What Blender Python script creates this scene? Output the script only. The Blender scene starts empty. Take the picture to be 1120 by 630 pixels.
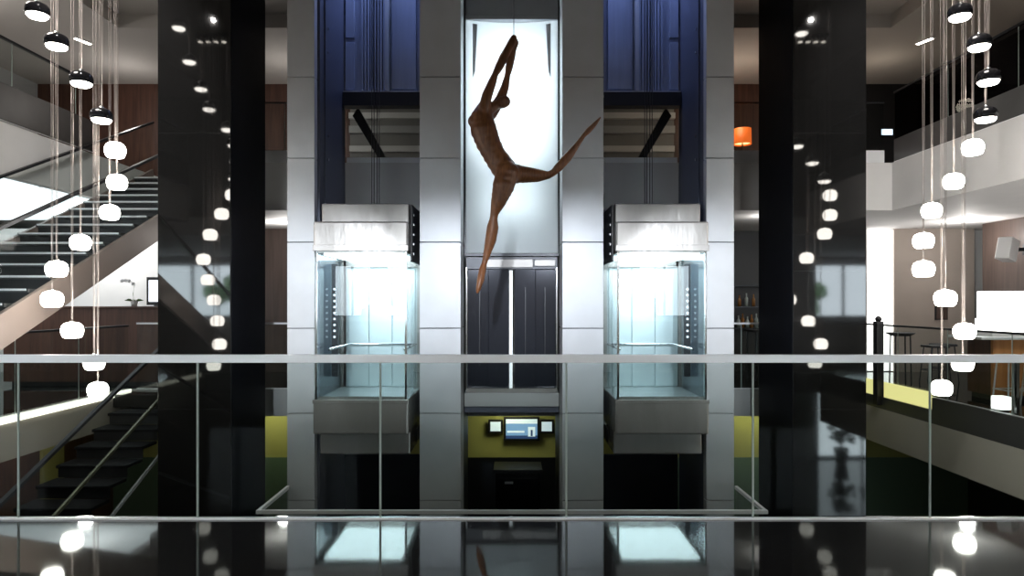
import bpy, bmesh, math, random
from mathutils import Vector, Matrix
random.seed(7)
SC = bpy.context.scene
COL = SC.collection

# ------------------------------------------------------------------ camera, world, exposure
F = 747.0          # focal length in pixels of the 1120x630 frame
EYE = 1.48         # eye height above the gallery floor (z = 0)
cd = bpy.data.cameras.new('camera'); cam = bpy.data.objects.new('camera', cd); COL.objects.link(cam)
cam.location = (0, 0, EYE); cam.rotation_euler = (math.pi/2, 0, 0)
cd.sensor_width = 36; cd.lens = 36*F/1120; cd.shift_y = 15/1120; cd.clip_start = .05; cd.clip_end = 200
SC.camera = cam
vs = SC.view_settings
vs.view_transform = 'Standard'; vs.look = 'None'; vs.exposure = 0.0; vs.gamma = 1.0; vs.use_curve_mapping = False
SC.cycles.transparent_max_bounces = 32
SC.cycles.max_bounces = 10
SC.cycles.glossy_bounces = 6
SC.cycles.sample_clamp_indirect = 6
SC.cycles.caustics_reflective = False
SC.cycles.caustics_refractive = False
W = bpy.data.worlds.new('sky'); SC.world = W; W.use_nodes = True
bg = W.node_tree.nodes['Background']; bg.inputs[0].default_value = (.80, .92, 1, 1); bg.inputs[1].default_value = 14.0

def lamp(name, kind, loc, power, color=(1, 1, 1), target=None, size=.1, size_y=None, angle=60, blend=.5):
    d = bpy.data.lights.new(name, kind); d.energy = power; d.color = color
    if kind == 'AREA':
        d.size = size
        if size_y: d.shape = 'RECTANGLE'; d.size_y = size_y
    elif kind == 'SPOT':
        d.spot_size = math.radians(angle); d.spot_blend = blend; d.shadow_soft_size = size
    else:
        d.shadow_soft_size = size
    o = bpy.data.objects.new(name, d); COL.objects.link(o); o.location = loc
    if target is not None:
        o.rotation_euler = (Vector(target)-Vector(loc)).to_track_quat('-Z', 'Y').to_euler()
    return o

WARM = (1, .86, .70); COOL = (.80, .90, 1); BLUE = (.38, .50, 1.0); NEUT = (1, .96, .92)
# unseen fill spots added over our gallery to brighten the lift core
for x, tx in ((-2.6, -3.0), (-.9, -1.0), (.9, 1.0), (2.6, 3.0)):
    lamp('core_fill_spot', 'SPOT', (x, 3.0, 2.96), 1750, (.86, .92, 1), (tx, 9.75, 1.4), .08, angle=30, blend=1.0)
# house lights of the gallery behind the camera
for x in (-7, -2.4, 2.4, 7):
    lamp('gallery_downlight', 'AREA', (x, -1.2, 2.95), 80, WARM, (x, -1.2, 0), .5)
# upper landing and side galleries
for x in (-11, -8.2, 8.0):
    lamp('upper_gallery_light', 'POINT', (x, 9.6, 5.5), 36 if x < 0 else 6, NEUT if x < 0 else WARM, None, .15)
for x in (-4.2, 4.2):
    lamp('upper_landing_light', 'POINT', (x, 13.0, 5.2), 17, NEUT if x < 0 else WARM, None, .15)
lamp('upper_landing_light', 'POINT', (-7.5, 13.2, 5.3), 16, NEUT, None, .15)
lamp('upper_landing_light', 'POINT', (7.0, 12.9, 5.4), 7, WARM, None, .15)
lamp('left_gallery_light', 'POINT', (-8.3, 13.3, 2.75), 70, NEUT, None, .12)
lamp('left_gallery_light', 'POINT', (-9.5, 9.0, 2.7), 70, NEUT, None, .12)
lamp('right_gallery_light', 'POINT', (8.6, 12.9, 2.7), 48, NEUT, None, .12)
lamp('right_gallery_light', 'POINT', (7.9, 8.2, 2.7), 45, NEUT, None, .12)
lamp('landing_light', 'POINT', (-4.4, 13.2, 2.7), 34, NEUT, None, .12)
lamp('landing_light', 'POINT', (4.6, 12.2, 2.8), 16, NEUT, None, .12)
# spill on the white faces of the upper landing and of the side galleries
for x in (-4.9, 4.9):
    lamp('atrium_downlight', 'SPOT', (x, 7.6, 6.1), 300, NEUT, (x*1.15, 11.5, 3.3), .03, angle=75, blend=1.0)
    lamp('atrium_downlight', 'SPOT', (x*.8, 6.0, 6.1), 330, NEUT, (x*1.35, 8.8, 2.2), .03, angle=95, blend=1.0)
# blue light high up in each lift shaft
for s in (-1, 1):
    lamp('shaft_blue_light', 'AREA', (s*2.05, 11.08, 7.85), 95, BLUE, (s*2.05, 11.2, 5.0), 1.2, .2)
# lower level
for x in (-2.5, 0, 2.5):
    lamp('lower_wall_washer', 'AREA', (x*2.0, 13.7, -.62), 9, (1, .95, .55), (x*2.0, 14.4, -1.6), .5)
lamp('lower_hall_light', 'POINT', (-7.4, 11.2, -1.0), 14, WARM, None, .1)
lamp('lower_hall_light', 'POINT', (7.6, 6.5, -1.4), 22, WARM, None, .1)

# ------------------------------------------------------------------ materials
def mat(name, color, rough=.5, metal=0, emit=None, estr=0, vary=0, scale=8, bump=0, stretch=None, spec=None, alpha=None):
    m = bpy.data.materials.new(name); m.use_nodes = True
    nt = m.node_tree; b = nt.nodes['Principled BSDF']
    b.inputs['Base Color'].default_value = (*color, 1); b.inputs['Roughness'].default_value = rough
    b.inputs['Metallic'].default_value = metal
    if spec is not None: b.inputs['Specular IOR Level'].default_value = spec
    if emit:
        b.inputs['Emission Color'].default_value = (*emit, 1); b.inputs['Emission Strength'].default_value = estr
    if vary or bump:
        tc = nt.nodes.new('ShaderNodeTexCoord'); mp = nt.nodes.new('ShaderNodeMapping')
        nz = nt.nodes.new('ShaderNodeTexNoise'); nz.inputs['Scale'].default_value = scale; nz.inputs['Detail'].default_value = 4
        nt.links.new(tc.outputs['Object'], mp.inputs[0]); nt.links.new(mp.outputs[0], nz.inputs[0])
        if stretch: mp.inputs['Scale'].default_value = stretch
        if vary:
            r = nt.nodes.new('ShaderNodeValToRGB')
            r.color_ramp.elements[0].position = .3; r.color_ramp.elements[1].position = .7
            r.color_ramp.elements[0].color = (*[c*(1-vary) for c in color], 1)
            r.color_ramp.elements[1].color = (*[min(1, c*(1+vary)) for c in color], 1)
            nt.links.new(nz.outputs['Fac'], r.inputs[0]); nt.links.new(r.outputs[0], b.inputs['Base Color'])
        if bump:
            bp = nt.nodes.new('ShaderNodeBump'); bp.inputs['Strength'].default_value = bump; bp.inputs['Distance'].default_value = .02
            nt.links.new(nz.outputs['Fac'], bp.inputs['Height']); nt.links.new(bp.outputs[0], b.inputs['Normal'])
    return m

def glass(name, tint, refl=1.0, ior=1.5):
    m = bpy.data.materials.new(name); m.use_nodes = True; nt = m.node_tree; nt.nodes.clear()
    out = nt.nodes.new('ShaderNodeOutputMaterial'); mix = nt.nodes.new('ShaderNodeMixShader')
    tr = nt.nodes.new('ShaderNodeBsdfTransparent'); tr.inputs[0].default_value = (*tint, 1)
    gl = nt.nodes.new('ShaderNodeBsdfGlossy'); gl.inputs['Roughness'].default_value = .0
    fr = nt.nodes.new('ShaderNodeFresnel'); fr.inputs[0].default_value = ior
    ge = nt.nodes.new('ShaderNodeNewGeometry')
    inv = nt.nodes.new('ShaderNodeMath'); inv.operation = 'SUBTRACT'; inv.inputs[0].default_value = 1
    mu = nt.nodes.new('ShaderNodeMath'); mu.operation = 'MULTIPLY'
    mu2 = nt.nodes.new('ShaderNodeMath'); mu2.operation = 'MULTIPLY'; mu2.inputs[1].default_value = refl
    nt.links.new(ge.outputs['Backfacing'], inv.inputs[1]); nt.links.new(fr.outputs[0], mu.inputs[0]); nt.links.new(inv.outputs[0], mu.inputs[1])
    nt.links.new(mu.outputs[0], mu2.inputs[0])
    nt.links.new(mu2.outputs[0], mix.inputs[0]); nt.links.new(tr.outputs[0], mix.inputs[1]); nt.links.new(gl.outputs[0], mix.inputs[2])
    nt.links.new(mix.outputs[0], out.inputs[0])
    return m

def granite(name, tile=(1.2, .6), axis='xy', base=.014, rough=.045, joint=.03):
    """polished black granite with fine flecks and hairline joints"""
    m = mat(name, (base,)*3, rough); nt = m.node_tree; b = nt.nodes['Principled BSDF']
    tc = nt.nodes.new('ShaderNodeTexCoord'); sp = nt.nodes.new('ShaderNodeSeparateXYZ'); cb = nt.nodes.new('ShaderNodeCombineXYZ')
    nt.links.new(tc.outputs['Object'], sp.inputs[0])
    for k, a in enumerate(axis): nt.links.new(sp.outputs['XYZ'.index(a.upper())], cb.inputs[k])
    br = nt.nodes.new('ShaderNodeTexBrick'); br.offset = 0; br.inputs['Scale'].default_value = 1
    br.inputs['Brick Width'].default_value = tile[0]; br.inputs['Row Height'].default_value = tile[1]
    br.inputs['Mortar Size'].default_value = .0025; br.inputs['Mortar Smooth'].default_value = 0
    br.inputs['Color1'].default_value = (base,)*3+(1,); br.inputs['Color2'].default_value = (base*1.25,)*3+(1,)
    br.inputs['Mortar'].default_value = (joint,)*3+(1,)
    nt.links.new(cb.outputs[0], br.inputs['Vector'])
    nz = nt.nodes.new('ShaderNodeTexNoise'); nz.inputs['Scale'].default_value = 160; nz.inputs['Detail'].default_value = 3
    nt.links.new(tc.outputs['Object'], nz.inputs[0])
    rp = nt.nodes.new('ShaderNodeValToRGB'); rp.color_ramp.elements[0].position = .56; rp.color_ramp.elements[1].position = .72
    rp.color_ramp.elements[0].color = (0, 0, 0, 1); rp.color_ramp.elements[1].color = (.05, .05, .052, 1)
    nt.links.new(nz.outputs['Fac'], rp.inputs[0])
    ad = nt.nodes.new('ShaderNodeMix'); ad.data_type = 'RGBA'; ad.blend_type = 'ADD'; ad.inputs[0].default_value = 1
    nt.links.new(br.outputs[0], ad.inputs[6]); nt.links.new(rp.outputs[0], ad.inputs[7]); nt.links.new(ad.outputs[2], b.inputs['Base Color'])
    return m

def wood(name, c1, c2, scale=3.0, rough=.45, axis='Z', stretch=8):
    m = mat(name, c1, rough); nt = m.node_tree; b = nt.nodes['Principled BSDF']
    tc = nt.nodes.new('ShaderNodeTexCoord'); mp = nt.nodes.new('ShaderNodeMapping'); nz = nt.nodes.new('ShaderNodeTexNoise')
    s = [stretch, stretch, stretch]; s['XYZ'.index(axis)] = .5; mp.inputs['Scale'].default_value = s
    nz.inputs['Scale'].default_value = scale; nz.inputs['Detail'].default_value = 5; nz.inputs['Distortion'].default_value = .6
    rp = nt.nodes.new('ShaderNodeValToRGB'); rp.color_ramp.elements[0].position = .32; rp.color_ramp.elements[1].position = .68
    rp.color_ramp.elements[0].color = (*c1, 1); rp.color_ramp.elements[1].color = (*c2, 1)
    nt.links.new(tc.outputs['Object'], mp.inputs[0]); nt.links.new(mp.outputs[0], nz.inputs[0]); nt.links.new(nz.outputs['Fac'], rp.inputs[0])
    nt.links.new(rp.outputs[0], b.inputs['Base Color'])
    return m

def opal(name, color):
    m = bpy.data.materials.new(name); m.use_nodes = True; nt = m.node_tree; nt.nodes.clear()
    out = nt.nodes.new('ShaderNodeOutputMaterial'); mix = nt.nodes.new('ShaderNodeMixShader'); mix.inputs[0].default_value = .55
    d = nt.nodes.new('ShaderNodeBsdfDiffuse'); d.inputs[0].default_value = (*color, 1)
    t = nt.nodes.new('ShaderNodeBsdfTranslucent'); t.inputs[0].default_value = (*color, 1)
    nt.links.new(d.outputs[0], mix.inputs[1]); nt.links.new(t.outputs[0], mix.inputs[2]); nt.links.new(mix.outputs[0], out.inputs[0])
    return m

M = dict(
    floor=granite('polished_black_floor', (1.2, 1.2), 'xy'),
    column=granite('polished_black_granite', (30, 1.9), 'xz', base=.006, joint=.02),
    lowfloor=granite('lower_dark_floor', (.9, .9), 'xy', base=.02, rough=.08),
    panel=mat('satin_metal_panel', (.54, .555, .58), .46, .35, vary=.04, scale=3),
    steel=mat('brushed_steel', (.42, .40, .38), .27, .6, vary=.10, scale=2.2, bump=.35, stretch=(1.6, 1, .5)),
    chrome=mat('polished_chrome', (.78, .79, .8), .12, 1),
    rail=mat('satin_rail', (.90, .91, .93), .35, .15),
    darkmetal=mat('dark_metal', (.035, .037, .042), .35, .6),
    black=mat('black_paint', (.012, .012, .014), .45),
    blackgloss=mat('black_lacquer', (.01, .01, .012), .12),
    white=mat('white_plaster', (.72, .71, .70), .7, vary=.03, scale=2),
    ceiling=mat('ceiling_plaster', (.48, .45, .42), .8, vary=.02, scale=1),
    ceilingdark=mat('ceiling_grey', (.28, .27, .26), .8),
    taupe=mat('taupe_wall', (.33, .28, .245), .75, vary=.04, scale=2),
    greywall=mat('grey_wall', (.45, .45, .45), .75),
    beige=mat('beige_fascia', (.50, .46, .41), .6, vary=.03, scale=1.2),
    darkfascia=mat('charcoal_fascia', (.06, .06, .062), .4),
    wood=wood('dark_walnut', (.055, .022, .014), (.105, .045, .028), 2.2),
    woodwall=wood('walnut_wall', (.052, .034, .028), (.080, .053, .043), 1.8),
    orangewood=wood('amber_wood', (.42, .17, .05), (.58, .26, .09), 2),
    sculpt=wood('carved_wood', (.115, .040, .012), (.23, .083, .025), 5, .4),
    blue=mat('shaft_steel', (.36, .40, .50), .38, .55, vary=.06, scale=4, stretch=(6, 1, .3)),
    kerb=mat('brushed_dark_steel', (.14, .135, .13), .35, .8, vary=.08, scale=3),
    olive=mat('bronze_channel', (.20, .19, .13), .35, .6),
    navy=mat('blue_black_wall', (.012, .014, .022), .35),
    shaftdark=mat('shaft_dark_steel', (.12, .13, .17), .42, .5),
    glass=glass('clear_glass', (.77, .80, .79), .05),
    glassclear=glass('lift_glass', (.95, .985, .99), 1.0),
    glassthin=glass('balustrade_glass', (.90, .925, .915), .8),
    glassdark=glass('smoked_glass', (.38, .38, .40), .2),
    glassstair=glass('stair_glass', (.93, .945, .94), .08),
    glassedge=mat('glass_edge', (.36, .42, .39), .3),
    lowyellow=mat('olive_yellow_wall', (.46, .45, .16), .7),
    lowgreen=mat('bottle_green_wall', (.13, .21, .155), .6),
    doorglass=mat('dark_door_panel', (.035, .038, .05), .12, .4),
    carpet=mat('dark_carpet', (.014, .014, .016), .95, vary=.2, scale=40, spec=.1),
    sidedark=mat('dull_side_black', (.006, .007, .011), .5, spec=.15, vary=.2, scale=6),
    opal=opal('opal_panel', (.93, .97, .99)),
    cabwall=mat('cab_wall_panel', (.60, .69, .71), .26, .45, vary=.06, scale=2),
    cabfloor=mat('cab_floor', (.30, .33, .34), .25),
    globe=mat('lit_globe', (.9, .88, .85), .3, emit=(1, .94, .86), estr=26),
    cablight=mat('lit_cab_ceiling', (.9, .95, 1), .4, emit=(.80, .95, 1), estr=7.5),
    ledyellow=mat('lit_yellow_strip', (.9, .85, .4), .4, emit=(1, .90, .36), estr=1.1),
    ledwhite=mat('lit_white_strip', (.95, .93, .85), .4, emit=(1, .95, .80), estr=3.2),
    slit=mat('lit_slit', (.9, .95, 1), .4, emit=(.9, .97, 1), estr=.7),
    lumi=mat('soffit_glow', (.9, .95, 1), .5, emit=(.86, .96, 1), estr=1.3),
    daylight=mat('glowing_daylight_pane', (.85, .92, 1), .4, emit=(.82, .92, 1), estr=16),
    lampwhite=mat('lit_white_shade', (.95, .95, .95), .5, emit=(1, .98, .95), estr=2.6),
    spotbulb=mat('lit_bulb', (.95, .95, .95), .4, emit=(1, .92, .8), estr=18),
    signface=mat('lit_sign', (.8, .9, 1), .4, emit=(.70, .85, 1), estr=1.5),
    orange=mat('lit_orange_shade', (.85, .18, .03), .5, emit=(1, .16, .02), estr=.75),
    orangein=mat('lit_orange_inside', (.95, .6, .25), .5, emit=(1, .60, .22), estr=3),
    cord=mat('cord', (.48, .42, .39), .35, .3),
    cable=mat('steel_cable', (.06, .06, .07), .4, .8),
    sofa=mat('white_leather', (.66, .66, .63), .5),
    seatdark=mat('dark_upholstery', (.03, .03, .034), .6),
    tread=mat('stair_tread', (.05, .052, .056), .4, .1),
    nosing=mat('stair_nosing', (.70, .72, .74), .3, .4),
    stringer=mat('painted_stringer', (.22, .18, .16), .42, .25),
    screenblue=mat('screen_blue', (.1, .2, .35), .2, emit=(.25, .45, .75), estr=.9),
    screenwhite=mat('screen_white', (.8, .9, 1), .2, emit=(.70, .85, 1), estr=.8),
    screendark=mat('screen_navy', (.02, .04, .1), .2, emit=(.05, .10, .25), estr=.7),
    picture=mat('lit_picture', (.85, .88, .9), .3, emit=(.88, .93, 1), estr=1.5),
    leaf=mat('leaf_green', (.07, .14, .03), .5, vary=.3, scale=6),
    foliage=mat('tree_foliage', (.08, .16, .06), .7, vary=.5, scale=5),
    bark=mat('bark', (.07, .05, .04), .9, vary=.3, scale=10),
    petal=mat('orchid_petal', (.9, .88, .9), .5),
    yellow=mat('yellow_flower', (.75, .55, .08), .5),
    ground=mat('pale_paving', (.72, .74, .76), .8, vary=.1, scale=3),
    bottle=mat('amber_bottle', (.28, .12, .03), .15),
)

# ------------------------------------------------------------------ mesh helpers
class MB:
    def __init__(self): self.bm = bmesh.new()
    def box(self, x0, x1, y0, y1, z0, z1, bev=0):
        x0, x1 = min(x0, x1), max(x0, x1); y0, y1 = min(y0, y1), max(y0, y1); z0, z1 = min(z0, z1), max(z0, z1)
        r = bmesh.ops.create_cube(self.bm, size=1)
        for v in r['verts']:
            v.co = Vector(((x0+x1)/2+v.co.x*(x1-x0), (y0+y1)/2+v.co.y*(y1-y0), (z0+z1)/2+v.co.z*(z1-z0)))
        if bev:
            es = list({e for v in r['verts'] for e in v.link_edges})
            bmesh.ops.bevel(self.bm, geom=es, offset=bev, segments=2, profile=.5, affect='EDGES')
        return self
    def prism(self, pts, d):
        """pts: 3-D loop; d: extrusion vector"""
        d = Vector(d); a = [self.bm.verts.new(p) for p in pts]; b = [self.bm.verts.new(Vector(p)+d) for p in pts]
        n = len(pts); self.bm.faces.new(a); self.bm.faces.new(b[::-1])
        for i in range(n): self.bm.faces.new((a[i], b[i], b[(i+1) % n], a[(i+1) % n]))
        bmesh.ops.recalc_face_normals(self.bm, faces=self.bm.faces)
        return self
    def tube(self, pts, r, n=8):
        pts = [Vector(p) for p in pts]; rs = r if isinstance(r, (list, tuple)) else [r]*len(pts); rings = []
        for i, p in enumerate(pts):
            t = (pts[min(i+1, len(pts)-1)]-pts[max(i-1, 0)]).normalized()
            q = t.to_track_quat('Z', 'Y')
            rings.append([self.bm.verts.new(p+q @ Vector((math.cos(2*math.pi*k/n)*rs[i], math.sin(2*math.pi*k/n)*rs[i], 0))) for k in range(n)])
        for a, b in zip(rings, rings[1:]):
            for k in range(n): self.bm.faces.new((a[k], a[(k+1) % n], b[(k+1) % n], b[k]))
        self.bm.faces.new(rings[0][::-1]); self.bm.faces.new(rings[-1])
        return self
    def lathe(self, prof, c=(0, 0, 0), n=24, caps=True):
        """prof: (radius, z) from bottom to top"""
        c = Vector(c); rings = []
        for r, z in prof:
            if r < 1e-5: rings.append([self.bm.verts.new(c+Vector((0, 0, z)))])
            else: rings.append([self.bm.verts.new(c+Vector((r*math.cos(2*math.pi*k/n), r*math.sin(2*math.pi*k/n), z))) for k in range(n)])
        for a, b in zip(rings, rings[1:]):
            for k in range(n):
                k2 = (k+1) % n
                if len(a) == 1 and len(b) == 1: continue
                if len(a) == 1: self.bm.faces.new((a[0], b[k2], b[k]))
                elif len(b) == 1: self.bm.faces.new((a[k], a[k2], b[0]))
                else: self.bm.faces.new((a[k], a[k2], b[k2], b[k]))
        if caps and len(rings[0]) > 1: self.bm.faces.new(rings[0][::-1])
        if caps and len(rings[-1]) > 1: self.bm.faces.new(rings[-1])
        return self
    def ball(self, c, r, sub=2, sc=(1, 1, 1)):
        g = bmesh.ops.create_icosphere(self.bm, subdivisions=sub, radius=r)
        for v in g['verts']: v.co = Vector(c)+Vector((v.co.x*sc[0], v.co.y*sc[1], v.co.z*sc[2]))
        return self
    def build(self, name, m, parent=None, smooth=False, kind=None):
        me = bpy.data.meshes.new(name); self.bm.to_mesh(me); self.bm.free()
        me.materials.append(m)
        if smooth:
            for p in me.polygons: p.use_smooth = True
        o = bpy.data.objects.new(name, me); COL.objects.link(o)
        if parent is not None:
            o.parent = parent; o.matrix_parent_inverse = Matrix.Translation(-parent.location)
        if kind: o['kind'] = kind
        return o

def B(name, x0, x1, y0, y1, z0, z1, m, parent=None, bev=0, kind=None):
    return MB().box(x0, x1, y0, y1, z0, z1, bev).build(name, m, parent, kind=kind)
def S(name, x0, x1, y0, y1, z0, z1, m, bev=0):
    return B(name, x0, x1, y0, y1, z0, z1, m, None, bev, 'structure')
def tag(o, label, cat, group=None):
    o['label'] = label; o['category'] = cat
    if group: o['group'] = group
    return o
def thing(name, loc, label, cat, group=None):
    o = bpy.data.objects.new(name, None); COL.objects.link(o); o.location = loc; o.empty_display_size = .1
    return tag(o, label, cat, group)
def px(x, y, Y):                       # photo pixel at depth Y -> world point
    return Vector(((x-560)*Y/F, Y, EYE-(y-330)*Y/F))

# ------------------------------------------------------------------ the setting
XG = 6.4            # side gallery edges
YB = 11.45          # edge of the landing behind the lifts
S('floor', -13, 13, -4.2, 4.72, -.40, 0, M['floor'])
S('floor_left', -13, -XG, 4.72, YB, -.40, 0, M['floor'])
S('floor_right', XG, 13, 4.72, 12.7, -.30, 0, M['floor'])
S('floor_back', -13, 4.35, YB, 16.2, -.40, 0, M['floor'])
S('floor_back_right', 4.35, XG, 12.7, 16.2, -.40, 0, M['floor'])
S('floor_back_corner', XG, 13, 12.7, 16.2, -.40, 0, M['floor'])
S('floor_lower', -13, 13, -4.2, 16.2, -4.0, -3.8, M['lowfloor'])
S('trim_left_fascia', -XG, -XG+.05, 4.72, YB, -.52, -.05, M['beige'])
S('trim_right_fascia', XG-.05, XG, 4.72, 12.7, -.98, -.36, M['beige'])
S('trim_right_edge', XG-.05, XG, 4.72, 10.33, -.36, .03, M['darkfascia'])
S('trim_right_lower_edge', XG-.05, XG, 10.33, 12.7, -.36, -.16, M['darkfascia'])
S('trim_back_fascia', -XG, 4.35, YB-.05, YB, -.43, .02, M['greywall'])
# upper level
S('floor_upper_left', -13, -7.0, 4.0, 16.2, 3.22, 3.95, M['white'])
S('floor_upper_right', XG, 13, 4.0, 16.2, 3.02, 3.82, M['white'])
S('floor_upper_back', -5.25, XG, YB+.05, 16.2, 3.02, 3.82, M['white'])
S('floor_upper_stairhead', -7.0, -5.25, 13.2, 16.2, 3.02, 3.85, M['white'])
S('ceiling', -13, 13, YB, 16.2, 6.07, 6.45, M['ceiling'])
S('ceiling_left', -13, -6.6, 3.3, YB, 6.07, 6.45, M['ceiling'])
S('ceiling_right', 6.35, 13, 3.3, YB, 6.07, 6.45, M['ceiling'])
S('ceiling_atrium', -6.6, -3.4, 3.3, YB, 6.30, 6.45, M['ceiling'])
S('ceiling_atrium_right', 3.4, 6.35, 3.3, YB, 6.30, 6.45, M['ceiling'])
S('ceiling_atrium_middle', -3.4, 3.4, 3.3, 9.6, 6.30, 6.45, M['ceiling'])
S('ceiling_shaft', -3.5, 3.5, 9.5, 11.6, 8.0, 8.1, M['black'])
S('wall_shaft_front', -3.5, 3.5, 9.5, 9.6, 6.45, 8.0, M['black'])
S('wall_shaft_back', -3.5, 3.5, 11.5, 11.6, 6.45, 8.0, M['black'])
for a_ in (-3.5, 3.4): S('wall_shaft_end', a_, a_+.1, 9.6, 11.5, 6.45, 8.0, M['black'])
S('ceiling_front', -13, 13, -4.2, 3.3, 3.0, 3.4, M['white'])
S('wall_front_upper', -13, 13, 3.2, 3.3, 3.4, 6.45, M['ceilingdark'])
# side and back walls
S('wall_left', -13.2, -13, -4.2, 16.2, -4, 6.45, M['greywall'])
S('wall_left_upper', -10.2, -10.0, 4.0, 14.4, 3.95, 6.07, M['greywall'])
S('wall_right', 9.3, 9.45, 4.0, 13.5, 0, 3.02, M['woodwall'])
S('wall_right_upper', 8.6, 8.75, 4.0, 14.4, 3.82, 6.07, M['black'])
S('wall_right_outer', 13, 13.2, -4.2, 16.2, -4, 6.45, M['greywall'])
S('wall_back_upper', -7.4, 5.6, 14.4, 14.55, 3.82, 6.07, M['wood'])
S('wall_back_upper_left', -13, -7.4, 14.4, 14.55, 3.95, 6.07, M['wood'])
S('wall_back_upper_right', 5.6, 13, 14.4, 14.55, 3.82, 6.07, M['black'])
S('wall_back_left', -13, -6.9, 14.4, 14.55, 0, 3.02, M['white'])
S('wall_back_wood', -6.9, -3.2, 14.4, 14.55, 0, 3.02, M['woodwall'])
S('wall_back_centre', -3.2, 3.2, 14.4, 14.55, 0, 3.02, M['greywall'])
S('wall_back_bar', 3.2, 7.3, 14.9, 15.05, 0, 3.02, M['black'])
S('wall_back_right', 8.06, 9.75, 14.4, 14.55, 0, 3.02, M['taupe'])
S('wall_back_far_right', 9.75, 13, 14.7, 14.85, 0, 3.02, M['greywall'])
S('wall_back_lower', -13, 13, 14.4, 14.55, -1.8, -.40, M['lowyellow'])
S('wall_back_lower_left', -13, -2.9, 14.38, 14.53, -3.8, -1.8, M['lowgreen'])
S('wall_back_lower_right', 2.9, 13, 14.38, 14.53, -3.8, -1.8, M['lowgreen'])
S('wall_back_lower_middle', -2.9, 2.9, 14.38, 14.53, -3.8, -1.8, M['navy'])
for a_, b_ in ((-2.79, -1.33), (1.33, 2.77)): S('wall_shaft_pit', a_, b_, 11.40, 11.44, -3.8, -1.07, M['navy'])
S('wall_back_outer', -13, 13, 16.2, 16.4, -4, 6.45, M['greywall'])
S('wall_left_lower', -8.6, -8.4, 4.7, 14.4, -3.8, -.40, M['wood'])
S('wall_right_lower', 9.6, 9.8, 4.7, 14.4, -3.8, -.30, M['black'])
# a tall bright window at the end of the right gallery
w = S('window_1', 7.40, 7.46, 14.35, 14.5, 0, 3.02, M['white'])
wp = B('window_pane', 7.46, 8.06, 14.44, 14.47, .02, 3.0, M['lampwhite'], w)
# added glowing sheets imitate the brightly lit soffit of the upper left gallery
for y0 in (8.4, 10.4, 12.4):
    o = B('glowing_soffit', -11.6, -7.15, y0, y0+1.92, 3.195, 3.22, M['lumi'])
    o['label'] = '%s glowing sheet imitating the lit soffit under the upper left gallery' % {8.4: 'nearest', 10.4: 'middle', 12.4: 'farthest'}[y0]; o['category'] = 'ceiling light'
# olive glass panel and walnut lining on the lower left wall
S('trim_lower_left', -8.4, -8.36, 12.15, 12.75, -3.8, -.6, M['lowyellow'])
# the wall behind the camera with daylight windows (it shows in the polished stone and glass)
ops = [(-12.4, -9.2, .95, 2.7), (-6.1, -4.8, .95, 2.7), (-4.3, -3.0, .95, 2.7), (4.3, 6.1, .95, 2.7), (10.2, 12.2, .95, 2.7)]
xs = [-13]
for o_ in ops: xs += [o_[0], o_[1]]
xs.append(13)
for i in range(0, len(xs), 2): S('wall_front', xs[i], xs[i+1], -4.4, -4.2, -.4, 3.4, M['white'])
for n, (a, b, z0, z1) in enumerate(ops):
    S('wall_front', a, b, -4.4, -4.2, -.4, z0, M['white']); S('wall_front', a, b, -4.4, -4.2, z1, 3.4, M['white'])
    w = S('window_%d' % (n+3), a, b, -4.38, -4.22, z0, z0+.06, M['darkmetal'])
    for x in (a, (a+b)/2-.025, b-.05): B('mullion', x, x+.05, -4.36, -4.24, z0+.06, z1, M['darkmetal'], w)
S('wall_front_lower', -13, 10.3, -4.4, -4.2, -4, -.4, M['greywall'])
S('wall_front_lower_right', 12.6, 13, -4.4, -4.2, -4, -.4, M['greywall'])
S('wall_front_lower_head', 10.3, 12.6, -4.4, -4.2, -1.6, -.4, M['greywall'])
w = S('window_8', 10.3, 12.6, -4.38, -4.22, -3.8, -3.72, M['darkmetal'])
B('window_pane', 10.3, 12.6, -4.32, -4.30, -3.72, -1.6, M['daylight'], w)  # pane glows by itself in place of daylight from outside
for x in (10.3, 11.1, 11.8, 12.55): B('mullion', x, x+.05, -4.36, -4.24, -3.72, -1.6, M['darkmetal'], w)
S('floor_outside', -30, 30, -30, -4.4, -4.1, -4.0, M['ground'])

# ------------------------------------------------------------------ polished granite columns
for s, side in ((-1, 'left'), (1, 'right')):
    a, b = s*3.87, s*4.88
    c = thing('granite_column', (s*4.375, 10.05, -3.8), 'massive polished black granite column standing %s of the lift core, mirroring pendant lamps' % side, 'column')
    B('shaft', a, b, 9.4, 10.72, -3.75, 6.42, M['column'], c, .012)
    B('side_dark_sheet', a-s*.004, a-s*.001, 9.425, 10.70, -3.66, 6.2, M['sidedark'], c)  # dark sheet stands in for the dark shaft reflected on the inner face
    B('plinth', a-s*.02, b+s*.02, 9.38, 10.74, -3.8, -3.66, M['darkmetal'], c)

# ------------------------------------------------------------------ satin metal pilasters of the lift core
joints = [-3.8, -2.55, -1.36, -.115, 1.10, 2.33, 3.53, 4.69, 5.88, 7.1, 8.0]
pil = [(-3.21, -2.82, 'outer satin metal pilaster between the left granite column and the left lift'),
       (-1.318, -.731, 'inner satin metal pilaster between the left lift and the bright central panel'),
       (.718, 1.305, 'inner satin metal pilaster between the bright central panel and the right lift'),
       (2.775, 3.17, 'outer satin metal pilaster between the right lift and the right granite column')]
for x0, x1, lb in pil:
    p = thing('pilaster', ((x0+x1)/2, 10.0, -3.8), lb, 'pilaster', 'metal pilasters of the lift core')
    B('core', x0+.02, x1-.02, 9.80, 11.3, -3.8, 7.95, M['shaftdark'], p)
    for z0, z1 in zip(joints, joints[1:]):
        B('cladding_panel', x0, x1, 9.75, 10.35 if abs(x0) < 2 else 9.9, z0+.006, z1-.006, M['panel'], p, .004)

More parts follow.
